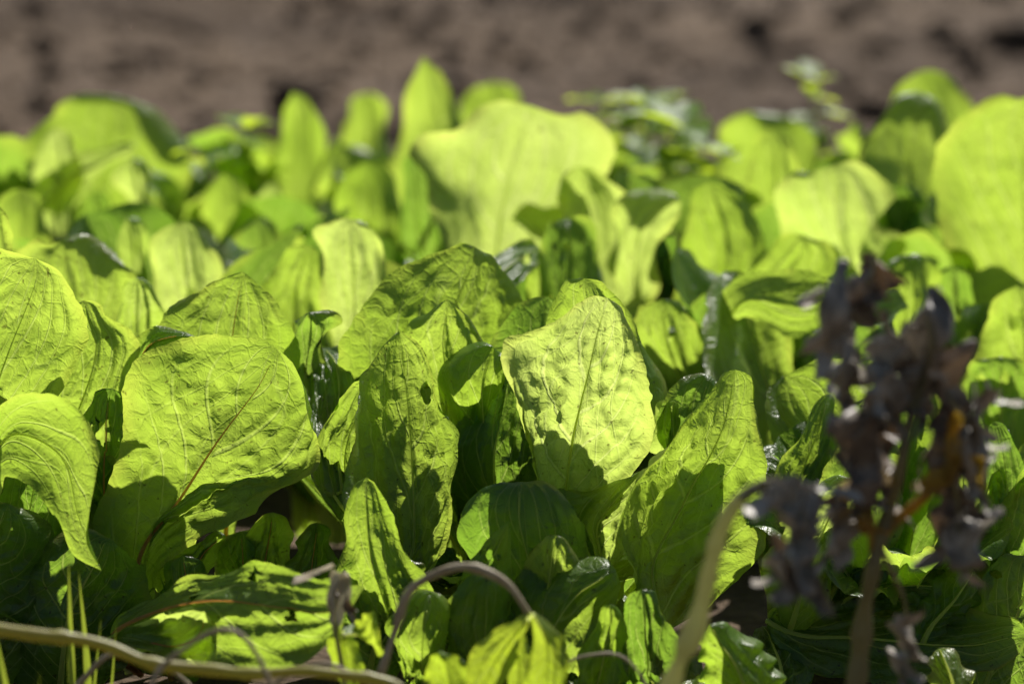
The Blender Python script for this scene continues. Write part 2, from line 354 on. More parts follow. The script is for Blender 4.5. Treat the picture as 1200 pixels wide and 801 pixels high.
class Plant:
    def __init__(s, px, y, label, mat=None, ribmat=None, res=(40, 56), puff=0.0029):
        s.y = y; s.x = gx(px, y); s.mat = mat; s.ribmat = ribmat; s.res = res; s.puff = puff
        s.base = np.array([s.x, y, 0.0])
        s.e = thing('lettuce_plant', tuple(s.base), label, 'lettuce', 'lettuce plants in the bed')
    def leaf(s, left, right, mid=None, y0=None, y1=None, eL=2.0, eR=2.0, bow=1.5, fold=None, root=True, rnd=True, **k):
        """left / right / mid: photo pixels base -> tip; y0, y1 depth at base and tip; eL, eR, bow in cm (edge away from the camera, belly towards it)"""
        y0 = s.y if y0 is None else y0; y1 = y0 - 0.02 if y1 is None else y1
        def col(pts, e):
            q = np.asarray([p[:2] for p in pts], float)
            d = np.r_[0, np.cumsum(np.linalg.norm(np.diff(q, axis=0), axis=1))]; d /= d[-1]
            out = []
            for i, p in enumerate(pts):
                v = d[i]
                dep = y0 + (y1 - y0) * v - 0.01 * bow * math.sin(math.pi * v) + 0.01 * e * math.sin(math.pi * min(1, v ** 0.8)) + (0.01 * p[2] if len(p) > 2 else 0)
                out.append(P(p[0], p[1], dep))
            return np.array(out)
        if rnd:      # an elliptic shoulder next to the tip
            def shoulder(pts, other):
                tip = np.array(pts[-1][:2], float); a = np.array(pts[-2][:2], float); b = np.array(other[-2][:2], float)
                ax = tip - 0.5 * (a + b); l = np.linalg.norm(ax)
                if l < 4: return list(pts)
                ax /= l; d = a - tip; al = d @ ax; lat = d - ax * al
                q1 = tip + lat * 0.62 + ax * al * 0.22
                return list(pts[:-1]) + [tuple(q1), pts[-1]]
            left, right = shoulder(left, right), shoulder(right, left)
        cl = [col(left, eL), col(right, eR)]
        if mid is None:
            a, b = catmull(cl[0], 9), catmull(cl[1], 9); v = np.linspace(0, 1, 9)
            m = 0.5 * (a + b); m[:, 1] -= 0.01 * 0.5 * (eL + eR) * np.sin(np.pi * np.minimum(1, v ** 0.8))
        else: m = col(mid, 0.0)
        if fold: cl = [cl[0], m, col(fold[0], fold[1]), cl[1]]
        else: cl = [cl[0], m, cl[1]]
        if root:
            ax = (m[0] - s.base); K = len(cl)
            if np.linalg.norm(ax) > 0.05 and m[0][2] > 0.03:
                f = np.linspace(-1, 1, K)
                low = s.base + np.array([0, 0, -0.01]) + np.clip(ax, -0.03, 0.03) * np.array([1, 1, 0])
                cl = [np.vstack([low + np.array([0.011 * f[i], 0, 0]), c]) for i, c in enumerate(cl)]
            else:
                cl = [c for c in cl]
        k.setdefault('mat', s.mat); k.setdefault('ribmat', s.ribmat); k.setdefault('res', s.res); k.setdefault('puff', s.puff); rq = np.random.RandomState(SEED[0] * 7 + 3).rand(); k.setdefault('roll', (0.022 if rq < 0.3 else 0.008) if s.res[0] > 60 else (0.022 if rq < 0.22 else 0.004)); k.setdefault('pleat', 0.0020 if s.res[0] > 60 else 0.0016); k.setdefault('ruffle', 0.0055 if s.res[0] > 60 else 0.010); k.setdefault('rib', 0.0031)
        return leaf_from_columns(s.e, cl, **k)
    def rosette(s, n, length, width, seed, az=(0, 360), lean=(8, 50), res=(22, 32), h0=0.02, mats=None, curl=(5, 45)):
        r = random.Random(seed)
        for i in range(n):
            a = math.radians(az[0] + (az[1] - az[0]) * (i + r.uniform(0.1, 0.9)) / n)
            Ln = length * r.uniform(0.72, 1.08); W = width * r.uniform(0.75, 1.15) * 0.5
            e0 = math.radians(90 - lean[0] - (lean[1] - lean[0]) * r.random()); e1 = e0 - math.radians(r.uniform(*curl))
            m = 13; v = 1 - (1 - np.linspace(0, 1, m)) ** 1.5; el = e0 + (e1 - e0) * v ** 1.5
            dv = np.diff(v, prepend=0.0); dr = np.cos(el) * Ln * dv; dz = np.sin(el) * Ln * dv
            rr = 0.015 + np.cumsum(dr); zz = h0 + np.cumsum(dz)
            out = np.array([math.cos(a), math.sin(a), 0]); tan = np.array([-math.sin(a), math.cos(a), 0])
            sp = s.base + out * rr[:, None] + np.array([0, 0, 1]) * zz[:, None]
            tw = math.radians(r.uniform(-46, 46))
            nrm = -out * np.sin(el)[:, None] + np.array([0, 0, 1]) * np.cos(el)[:, None]
            pw = r.uniform(3.0, 6.5); w = W * (0.10 + 0.90 * v ** r.uniform(0.8, 1.3)) * np.sqrt(np.maximum(0, 1 - v ** pw)) * 1.12; w[0] = 0.011; w[-1] = 0.0
            cup = r.uniform(0.15, 0.65); tv = tan * math.cos(tw) + nrm * math.sin(tw)
            L = sp - tv * w[:, None] + nrm * (w * cup)[:, None]; R = sp + tv * w[:, None] + nrm * (w * cup)[:, None]
            mt = r.choice(mats or [M_LEAF, M_LEAF_DEEP])
            leaf_from_columns(s.e, [L, sp, R], mat=mt, res=res, puff=s.puff, rib=0.003, ribmat=s.ribmat, ruffle=0.007)

FR = (68, 104); MR = (36, 52); BR = (22, 34)
# ================================================================== front row
A1 = Plant(-40, 3.00, 'broad veined lettuce whose outer leaf curls over into a hanging hooked tip', M_LEAF, res=FR)
A1.leaf([(-60, 620), (-90, 470), (-60, 340), (-10, 292), (42, 303)], [(-20, 620), (40, 500), (90, 425), (106, 385), (85, 342), (42, 303)], [(-40, 620), (-15, 490), (10, 410), (40, 335), (42, 303)], y0=2.99, y1=2.98, eL=3, eR=2.2)
A1.leaf([(20, 560), (60, 440), (80, 380), (98, 352)], [(60, 560), (120, 500), (160, 405), (128, 372), (98, 352)], y0=3.03, y1=3.03, eL=1, eR=2)
A1.leaf([(-30, 760), (-40, 560), (5, 472), (58, 459), (98, 485), (113, 540), (107, 600), (101, 635), (119, 668)], [(0, 760), (-10, 640), (-5, 565), (22, 562), (52, 586), (68, 612), (86, 650), (119, 668)], y0=2.98, y1=2.82, eL=-1, eR=-1, bow=2.0, ripple=0.004, pleat=0.0, puff=0.0012, roll=0.006, nveins=5, rnd=False)
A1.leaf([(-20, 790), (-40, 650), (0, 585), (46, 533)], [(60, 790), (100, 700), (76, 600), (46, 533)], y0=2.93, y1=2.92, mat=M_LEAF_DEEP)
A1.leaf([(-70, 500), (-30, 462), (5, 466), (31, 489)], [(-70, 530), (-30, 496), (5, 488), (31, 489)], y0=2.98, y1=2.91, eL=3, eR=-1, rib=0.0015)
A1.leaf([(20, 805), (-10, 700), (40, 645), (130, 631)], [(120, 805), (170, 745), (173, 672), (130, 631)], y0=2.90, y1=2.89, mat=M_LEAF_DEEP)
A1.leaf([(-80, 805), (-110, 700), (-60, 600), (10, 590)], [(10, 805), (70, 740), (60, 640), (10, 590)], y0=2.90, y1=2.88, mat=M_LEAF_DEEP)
A1.rosette(8, 0.25, 0.12, 5, az=(10, 175), lean=(6, 40))
A1.rosette(5, 0.13, 0.08, 15, az=(200, 330), lean=(30, 60))

A2 = Plant(205, 3.00, 'lettuce with a big squarish leaf veined in dull pink beside the hooked leaf', M_LEAF, M_RIB_PINK, res=FR)
A2.leaf([(150, 700), (106, 640), (112, 600), (140, 535), (147, 455), (170, 413), (230, 393), (292, 395), (325, 408)],
        [(176, 700), (205, 648), (268, 614), (335, 569, -1), (367, 527), (361, 475), (346, 436), (325, 408)],
        [(160, 700), (168, 642), (213, 582), (260, 512), (304, 452), (325, 408)],
        fold=([(166, 700), (196, 615), (262, 568), (330, 556), (352, 510), (350, 460), (325, 408)], -0.3), y0=2.95, y1=2.96, eL=2.2, eR=-3.0, bow=2, puff=0.0038, rib=0.0028, roll=0)
A2.leaf([(250, 600), (180, 480), (184, 400), (205, 360), (250, 330), (284, 318)], [(280, 600), (352, 480), (344, 400), (325, 358), (303, 333), (284, 318)], [(265, 600), (260, 480), (272, 390), (284, 318)], y0=3.06, y1=3.07, puff=0.003, rnd=False)
A2.leaf([(130, 560), (135, 445), (168, 388), (190, 380), (229, 394)], [(160, 560), (165, 440), (190, 410), (229, 394)], y0=3.05, y1=3.02, eL=2.5, eR=0, mat=M_LEAF_DEEP, rib=0.002, rnd=False)
A2.leaf([(95, 600), (88, 500), (93, 445), (120, 438)], [(150, 600), (165, 500), (158, 445), (120, 438)], y0=3.08)
A2.leaf([(100, 640), (92, 540), (104, 468), (132, 455)], [(150, 640), (158, 540), (150, 480), (132, 455)], y0=3.01, mat=M_LEAF_DEEP)
# long outer leaf lying to the right, its upper margin folded into the light
A2.leaf([(130, 738), (168, 702), (240, 668), (310, 657), (385, 681), (428, 686)], [(135, 756), (180, 764, -1), (240, 778, -2), (310, 786, -2), (372, 766, -1), (428, 686)],
        [(132, 747), (180, 716), (252, 703), (330, 711), (386, 716), (428, 686)], y0=2.85, y1=2.72, eL=3.0, eR=-1.0, bow=2.5, rib=0.003, puff=0.0025, roll=0, rnd=False)
A2.leaf([(118, 753), (150, 735), (190, 718), (240, 716)], [(128, 764), (170, 768), (225, 790), (262, 768), (240, 716)], y0=2.86, y1=2.75, eL=1, eR=-1, rib=0.003, mat=M_LEAF_PALE, rnd=False)
A2.leaf([(190, 720), (192, 665), (222, 636), (264, 626)], [(215, 730), (246, 690), (256, 650), (264, 626)], y0=2.95, y1=2.94, puff=0.004)
A2.leaf([(170, 790), (150, 740), (190, 690), (215, 650)], [(230, 800), (262, 740), (250, 690), (215, 650)], y0=2.94, mat=M_LEAF_DEEP)
A2.leaf([(255, 780), (240, 700), (255, 640), (282, 622)], [(300, 780), (330, 700), (318, 640), (282, 622)], y0=3.0, mat=M_LEAF_DEEP)
A2.rosette(5, 0.16, 0.10, 6, az=(100, 210), lean=(10, 40))
A2.rosette(5, 0.12, 0.075, 16, az=(205, 285), lean=(40, 65))
A2.leaf([(285, 700), (280, 650), (300, 612), (320, 600)], [(330, 700), (343, 650), (337, 615), (320, 600)], y0=2.99, puff=0.004)
A2.leaf([(330, 720), (338, 660), (350, 630), (372, 612)], [(375, 720), (392, 670), (390, 635), (372, 612)], y0=2.97, puff=0.004, mat=M_LEAF_DEEP)

A3 = Plant(610, 3.02, 'lettuce with a pale blistered upright leaf at its heart, focus of the bed', M_LEAF, res=FR, puff=0.003)
A3.leaf([(640, 640), (628, 560), (607, 480), (590, 407), (640, 384), (676, 358), (712, 349)], [(675, 640), (735, 570), (768, 522), (763, 470), (751, 415), (733, 372), (712, 349)],
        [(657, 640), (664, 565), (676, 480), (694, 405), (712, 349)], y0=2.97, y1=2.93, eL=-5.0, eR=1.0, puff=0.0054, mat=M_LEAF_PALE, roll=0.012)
A3.leaf([(455, 720), (402, 640), (402, 580), (428, 455), (446, 410), (468, 387)], [(490, 720), (522, 620), (534, 520), (518, 470), (497, 412), (468, 387)], [(470, 720), (484, 640), (482, 540), (476, 460), (468, 387)], y0=2.89, y1=3.0, eL=-4.5, eR=-4.0, bow=0, puff=0.0036, rnd=False)
A3.leaf([(420, 640), (376, 560), (371, 512), (395, 476), (433, 446)], [(450, 640), (440, 560), (442, 500), (433, 446)], y0=3.0)
A3.leaf([(390, 600), (358, 510), (357, 440), (380, 407)], [(420, 600), (432, 500), (437, 440), (406, 414), (380, 407)], y0=2.93, y1=3.13, eL=-1, eR=2, mat=M_LEAF_DEEP, puff=0.004)
A3.leaf([(350, 560), (340, 450), (335, 385), (362, 366)], [(370, 560), (382, 420), (398, 374), (362, 366)], y0=3.09, mat=M_LEAF_DEEP)
A3.leaf([(480, 620), (420, 500), (394, 420), (428, 352), (475, 310), (525, 292), (556, 289)], [(530, 620), (585, 480), (608, 378), (600, 335), (578, 300), (556, 289)], [(500, 620), (500, 480), (528, 370), (552, 312), (556, 289)], y0=3.07, y1=3.12, eL=-1.0, eR=14, puff=0.0045)
A3.leaf([(520, 600), (470, 480), (474, 388), (500, 366), (524, 350)], [(560, 600), (578, 450), (565, 400), (550, 370), (524, 350)], y0=3.06, eL=2.5, eR=3, rnd=False)
A3.leaf([(540, 640), (520, 500), (515, 442), (538, 412), (578, 406)], [(580, 640), (614, 520), (606, 445), (597, 416), (578, 406)], y0=3.03, eR=4, puff=0.004)
A3.leaf([(680, 560), (650, 450), (640, 380), (660, 331), (685, 326)], [(720, 560), (790, 470), (756, 405), (736, 365), (710, 338), (685, 326)], y0=3.04, eR=3.5)
A3.leaf([(600, 730), (545, 645), (541, 602), (563, 573), (610, 564)], [(640, 730), (690, 650), (662, 590), (610, 564)], y0=2.84, y1=2.86, mat=M_LEAF_DEEP)
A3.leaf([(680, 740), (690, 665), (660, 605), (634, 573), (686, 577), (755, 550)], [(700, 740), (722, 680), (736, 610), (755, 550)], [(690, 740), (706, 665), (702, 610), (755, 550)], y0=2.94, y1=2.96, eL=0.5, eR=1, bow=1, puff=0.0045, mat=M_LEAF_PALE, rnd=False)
A3.leaf([(740, 740), (735, 640), (755, 560), (800, 500), (836, 455), (862, 433)], [(780, 740), (850, 695), (894, 640), (898, 560), (886, 485), (884, 450), (862, 433)], [(757, 740), (768, 660), (803, 590), (843, 510), (862, 433)], y0=2.92, y1=2.98, eL=-10.0, eR=1.0, bow=0.5, puff=0.0052)
A3.leaf([(790, 600), (765, 520), (770, 480), (790, 470)], [(820, 600), (815, 520), (804, 482), (790, 470)], y0=3.01, mat=M_LEAF_PALE)
A3.leaf([(795, 600), (772, 515), (788, 452), (834, 441)], [(850, 600), (862, 500), (852, 456), (834, 441)], y0=2.99, y1=3.01, mat=M_LEAF_DEEP, eL=1, eR=1)  # enlarged and set close behind the next leaf to shade its left half
A3.leaf([(560, 680), (518, 580), (525, 520), (560, 470), (600, 432)], [(620, 680), (648, 600), (628, 520), (600, 432)], y0=2.99, y1=3.02, mat=M_LEAF_DEEP)
A3.leaf([(440, 760), (395, 690), (400, 620), (413, 572), (429, 559)], [(470, 760), (505, 700), (472, 640), (445, 575), (429, 559)], y0=2.83, y1=2.84, rnd=False)
A3.leaf([(540, 745), (535, 680), (560, 640), (596, 612)], [(590, 745), (602, 665), (596, 612)], y0=2.82, eL=1, eR=1, rnd=False)
A3.leaf([(480, 805), (465, 740), (480, 705), (505, 692)], [(525, 805), (524, 740), (520, 710), (505, 692)], y0=2.80)
A3.leaf([(530, 785), (525, 725), (540, 690), (572, 676)], [(600, 795), (612, 730), (594, 690), (572, 676)], y0=2.80)
A3.leaf([(600, 780), (596, 705), (630, 658), (685, 655), (722, 668)], [(680, 785), (715, 730), (730, 692), (722, 668)], y0=2.80, y1=2.81, eL=3, eR=1)
A3.leaf([(668, 815), (680, 760), (698, 722), (715, 708)], [(722, 810), (736, 760), (734, 728), (715, 708)], y0=2.78)
A3.leaf([(730, 805), (725, 745), (735, 702), (752, 690)], [(790, 805), (787, 745), (772, 702), (752, 690)], y0=2.80, mat=M_LEAF_DEEP)
A3.leaf([(680, 840), (690, 792), (720, 766), (762, 761)], [(830, 840), (832, 792), (802, 770), (762, 761)], y0=2.76, y1=2.92)
A3.leaf([(400, 800), (385, 730), (410, 660), (460, 645)], [(460, 800), (500, 740), (500, 670), (460, 645)], y0=2.83, y1=2.85, mat=M_LEAF_DEEP)
A3.leaf([(610, 740), (618, 660), (638, 632), (652, 627)], [(650, 740), (670, 670), (664, 640), (652, 627)], y0=2.83)
A3.rosette(10, 0.25, 0.12, 7, az=(-5, 175), lean=(4, 34))
A3.rosette(13, 0.12, 0.075, 8, az=(190, 350), lean=(28, 62))
A3.rosette(7, 0.15, 0.08, 18, az=(215, 325), lean=(45, 66))

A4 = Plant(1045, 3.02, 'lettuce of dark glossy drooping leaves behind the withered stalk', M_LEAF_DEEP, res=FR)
A4.leaf([(900, 700), (905, 600), (925, 540), (950, 482), (973, 461)], [(940, 700), (962, 600), (976, 530), (980, 480), (973, 461)], y0=2.98, y1=3.06, eL=-3.5, eR=1, mat=M_LEAF)
A4.leaf([(910, 720), (935, 640), (955, 580), (985, 510), (1013, 467)], [(1010, 720), (1062, 600), (1045, 500), (1013, 467)], y0=2.98, y1=3.0)
A4.leaf([(905, 760), (902, 705), (908, 640), (950, 580), (998, 560)], [(930, 760), (962, 708), (990, 650), (1001, 600), (998, 560)], y0=2.94, mat=M_LEAF_PALE)
A4.leaf([(1130, 700), (1150, 600), (1155, 520), (1166, 493)], [(1200, 720), (1218, 610), (1192, 525), (1166, 493)], y0=3.0, y1=3.04, eL=2, eR=-2)
A4.leaf([(900, 722), (960, 700, 3), (1040, 696, 4), (1130, 716, 3), (1205, 742)], [(900, 732), (950, 790), (1040, 805), (1130, 795), (1205, 742)], y0=2.92, y1=2.90, eL=3, eR=-3, rib=0.004, puff=0.003)
A4.leaf([(1040, 770), (1048, 712), (1088, 682), (1141, 667)], [(1100, 780), (1132, 735), (1146, 695), (1141, 667)], y0=2.92, y1=2.95, mat=M_LEAF, puff=0.004)
A4.leaf([(960, 720), (955, 670), (1000, 650), (1070, 655), (1120, 690)], [(990, 740), (1040, 715), (1090, 712), (1120, 690)], y0=2.97, y1=2.95, eL=4, eR=-1, puff=0.004)
A4.leaf([(1080, 830), (1090, 755), (1130, 705), (1205, 650)], [(1200, 840), (1240, 760), (1250, 690), (1205, 650)], y0=2.93, y1=2.95)
A4.leaf([(880, 850), (878, 785), (893, 733)], [(955, 850), (948, 795), (927, 754), (893, 733)], y0=2.79, y1=2.95, eL=0, eR=4, puff=0.004)
A4.leaf([(830, 850), (824, 785), (832, 731)], [(925, 850), (918, 795), (892, 758), (862, 741), (832, 731)], y0=2.77, mat=M_LEAF)
A4.leaf([(1090, 850), (1092, 795), (1100, 759)], [(1158, 850), (1145, 805), (1128, 777), (1100, 759)], y0=2.77, y1=2.81, mat=M_LEAF)
A4.leaf([(1090, 700), (1085, 600), (1105, 540), (1130, 520)], [(1140, 700), (1165, 620), (1155, 555), (1130, 520)], y0=3.02, mat=M_LEAF)
A4.rosette(10, 0.22, 0.12, 9, az=(-5, 185), lean=(8, 45))
A4.rosette(9, 0.15, 0.09, 10, az=(190, 350), lean=(30, 62))

# ================================================================== second row
B1 = Plant(85, 3.32, 'soft green lettuce with a wide rounded leaf just behind the hooked one', M_LEAF, res=MR)
B1.leaf([(60, 540), (18, 400), (8, 315), (35, 284), (78, 278)], [(110, 540), (130, 420), (164, 342), (143, 306), (78, 278)], y0=3.28, y1=3.28)
B1.leaf([(130, 540), (128, 400), (140, 342), (160, 325)], [(170, 540), (192, 420), (184, 347), (160, 325)], y0=3.23, mat=M_LEAF_PALE)
B1.leaf([(-60, 520), (-70, 320), (-20, 232)], [(10, 520), (19, 320), (10, 262), (-20, 232)], y0=3.16)
B1.rosette(14, 0.24, 0.18, 21, az=(-20, 200))
B2 = Plant(385, 3.40, 'lettuce with two tall smooth leaves above the glossy curled one', M_LEAF, res=MR)
B2.leaf([(365, 540), (388, 400), (366, 282), (382, 262), (415, 257)], [(420, 540), (440, 400), (456, 322), (441, 276), (415, 257)], y0=3.36, mat=M_LEAF_PALE)
B2.leaf([(335, 540), (305, 400), (306, 330), (335, 298), (362, 287)], [(380, 540), (388, 400), (381, 322), (362, 287)], y0=3.40)
B2.rosette(16, 0.25, 0.18, 22, az=(-20, 200))
B2b = Plant(205, 3.50, 'slim upright lettuce standing behind the wide rounded leaf', M_LEAF_PALE, res=MR)
B2b.leaf([(190, 500), (178, 380), (178, 292), (198, 266), (216, 261)], [(240, 500), (266, 380), (258, 312), (237, 276), (216, 261)], y0=3.46)
B2b.leaf([(145, 460), (144, 330), (148, 255)], [(172, 460), (172, 330), (168, 262), (148, 255)], y0=3.52, eL=1, eR=1)
B2b.rosette(14, 0.25, 0.18, 23, az=(-20, 200))
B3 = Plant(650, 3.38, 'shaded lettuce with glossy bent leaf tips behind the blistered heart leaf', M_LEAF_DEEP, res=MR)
B3.leaf([(640, 480), (628, 330), (640, 265), (662, 256)], [(690, 480), (704, 330), (697, 275), (662, 256)], y0=3.36, y1=3.44)
B3.leaf([(560, 335), (572, 300), (598, 288), (632, 290)], [(570, 350), (602, 332), (624, 318), (632, 290)], y0=3.24, y1=3.40, eL=2, eR=-1)
B3.leaf([(616, 440), (620, 350), (630, 292)], [(640, 440), (647, 345), (630, 292)], y0=3.40, mat=M_LEAF, eL=1, eR=1)
B3.leaf([(560, 500), (540, 390), (560, 320), (600, 300)], [(630, 500), (650, 400), (630, 330), (600, 300)], y0=3.42)
B3.rosette(16, 0.22, 0.18, 24, az=(-20, 200), lean=(8, 50))
B4 = Plant(860, 3.34, 'lettuce with a crumpled arching leaf beside the withered stalk', M_LEAF, res=MR)
B4.leaf([(750, 540), (738, 420), (745, 365), (776, 350)], [(850, 500), (854, 440), (822, 392), (776, 350)], y0=3.30)
B4.leaf([(880, 600), (858, 480), (835, 400), (830, 345), (850, 318)], [(940, 600), (964, 485), (932, 430), (920, 370), (890, 335), (850, 318)], y0=3.24, y1=3.34, eL=-7, eR=1)
B4.leaf([(848, 385), (845, 342), (880, 320), (940, 318), (992, 350)], [(860, 405), (885, 372), (930, 396), (962, 386), (992, 350)], y0=3.32, y1=3.24, eL=3, eR=-1, bow=2, pleat=0.0, ripple=0.004, roll=0, ruffle=0.002, puff=0.0015)
B4.leaf([(800, 480), (800, 400), (825, 345), (850, 345)], [(850, 480), (866, 420), (862, 370), (850, 345)], y0=3.36, mat=M_LEAF_DEEP)
B4.rosette(16, 0.24, 0.18, 25, az=(-20, 200))
B6 = Plant(1075, 3.44, 'small lettuce with a pale folded leaf above the withered stalk', M_LEAF, res=MR)
B6.leaf([(1050, 450), (1036, 330), (1050, 302), (1078, 298)], [(1075, 450), (1104, 370), (1098, 322), (1078, 298)], y0=3.38, y1=3.40, eL=0, eR=4)
B6.leaf([(1110, 480), (1095, 380), (1100, 320), (1118, 312)], [(1140, 480), (1150, 400), (1135, 335), (1118, 312)], y0=3.46, mat=M_LEAF_DEEP)
B6.rosette(15, 0.18, 0.18, 26, az=(-20, 200), lean=(10, 50))
B5 = Plant(1195, 3.40, 'lettuce with an upright lit leaf under the tallest broad leaf', M_LEAF, res=MR)
B5.leaf([(1150, 580), (1142, 425), (1160, 367), (1192, 335)], [(1230, 580), (1255, 430), (1235, 362), (1192, 335)], y0=3.36)
B5.leaf([(1130, 620), (1110, 500), (1130, 430), (1170, 418)], [(1200, 620), (1230, 520), (1215, 440), (1170, 418)], y0=3.30, mat=M_LEAF_DEEP)
B5.rosette(15, 0.17, 0.18, 27, az=(-20, 200))

# ================================================================== third row
C2 = Plant(585, 3.70, 'lettuce with one huge fan shaped leaf behind the bed middle', M_LEAF, res=MR)
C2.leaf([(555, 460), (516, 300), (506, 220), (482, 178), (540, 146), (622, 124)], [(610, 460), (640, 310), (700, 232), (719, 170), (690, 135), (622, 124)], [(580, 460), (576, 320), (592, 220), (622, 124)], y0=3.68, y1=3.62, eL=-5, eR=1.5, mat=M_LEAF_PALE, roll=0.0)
C2.leaf([(510, 440), (472, 320), (466, 235), (482, 180)], [(535, 440), (522, 300), (510, 225), (482, 180)], y0=3.74, mat=M_LEAF_DEEP, eL=4, eR=-1)  # shadowed left wing of the fan leaf, its shade put into a darker leaf
C2.rosette(14, 0.25, 0.18, 31, az=(-20, 200))
C3 = Plant(765, 3.62, 'lettuce with twisted lit leaves between the fan leaf and the withered stalk', M_LEAF, res=MR)
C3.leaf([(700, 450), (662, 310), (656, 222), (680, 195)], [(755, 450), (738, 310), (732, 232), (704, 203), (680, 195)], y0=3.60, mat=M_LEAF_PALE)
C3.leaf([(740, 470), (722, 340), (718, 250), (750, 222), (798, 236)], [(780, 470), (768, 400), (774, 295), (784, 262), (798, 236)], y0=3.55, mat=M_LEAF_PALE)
C3.leaf([(790, 470), (778, 380), (800, 300), (808, 240), (830, 214)], [(840, 470), (872, 360), (897, 302), (882, 242), (852, 222), (830, 214)], y0=3.56)
C3.leaf([(850, 430), (868, 345), (898, 292), (940, 275)], [(900, 440), (960, 335), (982, 302), (967, 282), (940, 275)], y0=3.46, eL=2, eR=-1)
C3.rosette(15, 0.25, 0.18, 32, az=(-20, 200))
C4 = Plant(975, 3.68, 'lettuce with a pale ragged cap of a leaf left of the broad tall one', M_LEAF, res=MR)
C4.leaf([(965, 420), (922, 300), (908, 232), (928, 202), (975, 193)], [(1015, 420), (1062, 292), (1032, 266), (1057, 236), (1030, 205), (975, 193)], y0=3.62, mat=M_LEAF_PALE)
C4.leaf([(890, 380), (870, 260), (878, 182), (905, 154)], [(930, 380), (942, 240), (932, 177), (905, 154)], y0=3.78)
C4.leaf([(1000, 420), (1010, 300), (1030, 230), (1060, 215)], [(1060, 420), (1090, 310), (1085, 240), (1060, 215)], y0=3.74, mat=M_LEAF_DEEP)
C4.rosette(15, 0.24, 0.18, 33, az=(-20, 200))
C5 = Plant(1195, 3.68, 'lettuce with the tallest broad flat leaf at the end of the bed', M_LEAF, res=MR)
C5.leaf([(1150, 460), (1122, 330), (1100, 255), (1094, 192), (1118, 142), (1172, 111), (1215, 109)], [(1230, 460), (1290, 300), (1292, 180), (1215, 109)], y0=3.64, y1=3.60, eL=0.5, eR=1.5, roll=0.0)
C5.leaf([(1080, 420), (1022, 280), (1012, 182), (1030, 140), (1078, 108)], [(1112, 420), (1120, 260), (1116, 165), (1078, 108)], y0=3.72, y1=3.8, eL=-5, eR=1)
C5.rosette(14, 0.26, 0.18, 34, az=(-20, 200))
C1 = Plant(112, 3.94, 'domed lettuce of folded leaves at the back corner of the bed', M_LEAF, res=MR)
C1.leaf([(70, 400), (22, 270), (13, 195), (58, 135), (130, 111)], [(160, 400), (205, 280), (224, 192), (192, 138), (130, 111)], y0=3.98, y1=3.98)
C1.leaf([(60, 390), (42, 265), (46, 190), (66, 150)], [(105, 390), (92, 255), (94, 192), (66, 150)], y0=3.86, mat=M_LEAF_PALE)
C1.leaf([(30, 262), (58, 196), (108, 178), (158, 172)], [(40, 275), (72, 240), (112, 214), (158, 172)], y0=3.84, y1=3.84, mat=M_LEAF_PALE, root=True)
C1.leaf([(160, 390), (154, 280), (138, 212), (155, 185)], [(196, 390), (192, 280), (182, 222), (155, 185)], y0=3.80, mat=M_LEAF_PALE)
C1.leaf([(100, 390), (92, 290), (98, 240), (108, 225)], [(130, 390), (140, 290), (130, 240), (108, 225)], y0=3.90, mat=M_LEAF_DEEP)
C1.rosette(16, 0.24, 0.18, 35, az=(-20, 200))

# ================================================================== back rows
D = []
def back(px, y, label, leaves, seed, n=14, length=0.235, mat=None):
    p = Plant(px, y, label, mat, res=BR)
    for l in leaves:
        p.leaf(l[0], l[1], y0=y - 0.03 + 0.03 * (len(l) > 2), mat=(l[2] if len(l) > 2 else mat), rnd=px not in (500, 345))
    p.rosette(n, length, 0.13, seed, res=(18, 28), az=(-40, 220))
    D.append(p)
back(345, 4.12, 'lettuce with a single pointed hood of a leaf by the bare soil', [([(330, 360), (314, 250), (318, 180), (343, 108)], [(365, 360), (374, 250), (380, 172), (366, 120), (343, 108)]), ([(385, 360), (374, 270), (378, 190), (396, 158)], [(410, 360), (416, 270), (411, 190), (396, 158)])], 41)
back(440, 3.92, 'low lettuce with a soft crinkled leaf left of the fan leaf', [([(430, 400), (398, 280), (400, 222), (432, 190)], [(460, 400), (476, 280), (469, 222), (432, 190)])], 42)
back(500, 4.04, 'lettuce whose sharp pointed leaf stands highest against the soil', [([(480, 370), (454, 250), (464, 160), (484, 92), (497, 67)], [(520, 370), (548, 250), (543, 142), (522, 96), (497, 67)])], 43, mat=M_LEAF)
back(265, 3.92, 'small lettuce of slim leaves beside the domed one', [([(260, 400), (234, 300), (240, 242), (266, 204)], [(290, 400), (302, 300), (292, 242), (266, 204)]), ([(300, 400), (290, 310), (298, 240), (318, 214)], [(335, 400), (345, 310), (338, 245), (318, 214)], M_LEAF_PALE), ([(230, 400), (215, 300), (222, 260), (240, 225)], [(262, 400), (262, 300), (255, 250), (240, 225)], M_LEAF_PALE)], 44)
back(890, 4.10, 'lettuce with a wide drooping leaf behind the ragged cap leaf', [([(890, 340), (850, 240), (838, 165), (880, 131)], [(930, 340), (962, 240), (952, 162), (920, 135), (880, 131)])], 45)
back(1090, 4.14, 'lettuce peeping over the broad tall leaf at the back', [([(1070, 320), (1046, 190), (1047, 112), (1078, 84)], [(1130, 320), (1152, 190), (1132, 112), (1078, 84)])], 46)
back(430, 4.40, 'little lettuce in the last row beside the sharp pointed leaf', [([(420, 280), (407, 185), (409, 128), (430, 109)], [(450, 280), (459, 185), (453, 130), (430, 109)])], 47, n=8, length=0.17)
back(580, 4.42, 'little lettuce half hidden behind the huge fan leaf', [([(570, 280), (549, 180), (545, 122), (576, 96)], [(610, 280), (618, 180), (612, 122), (576, 96)])], 48, n=8, length=0.18)
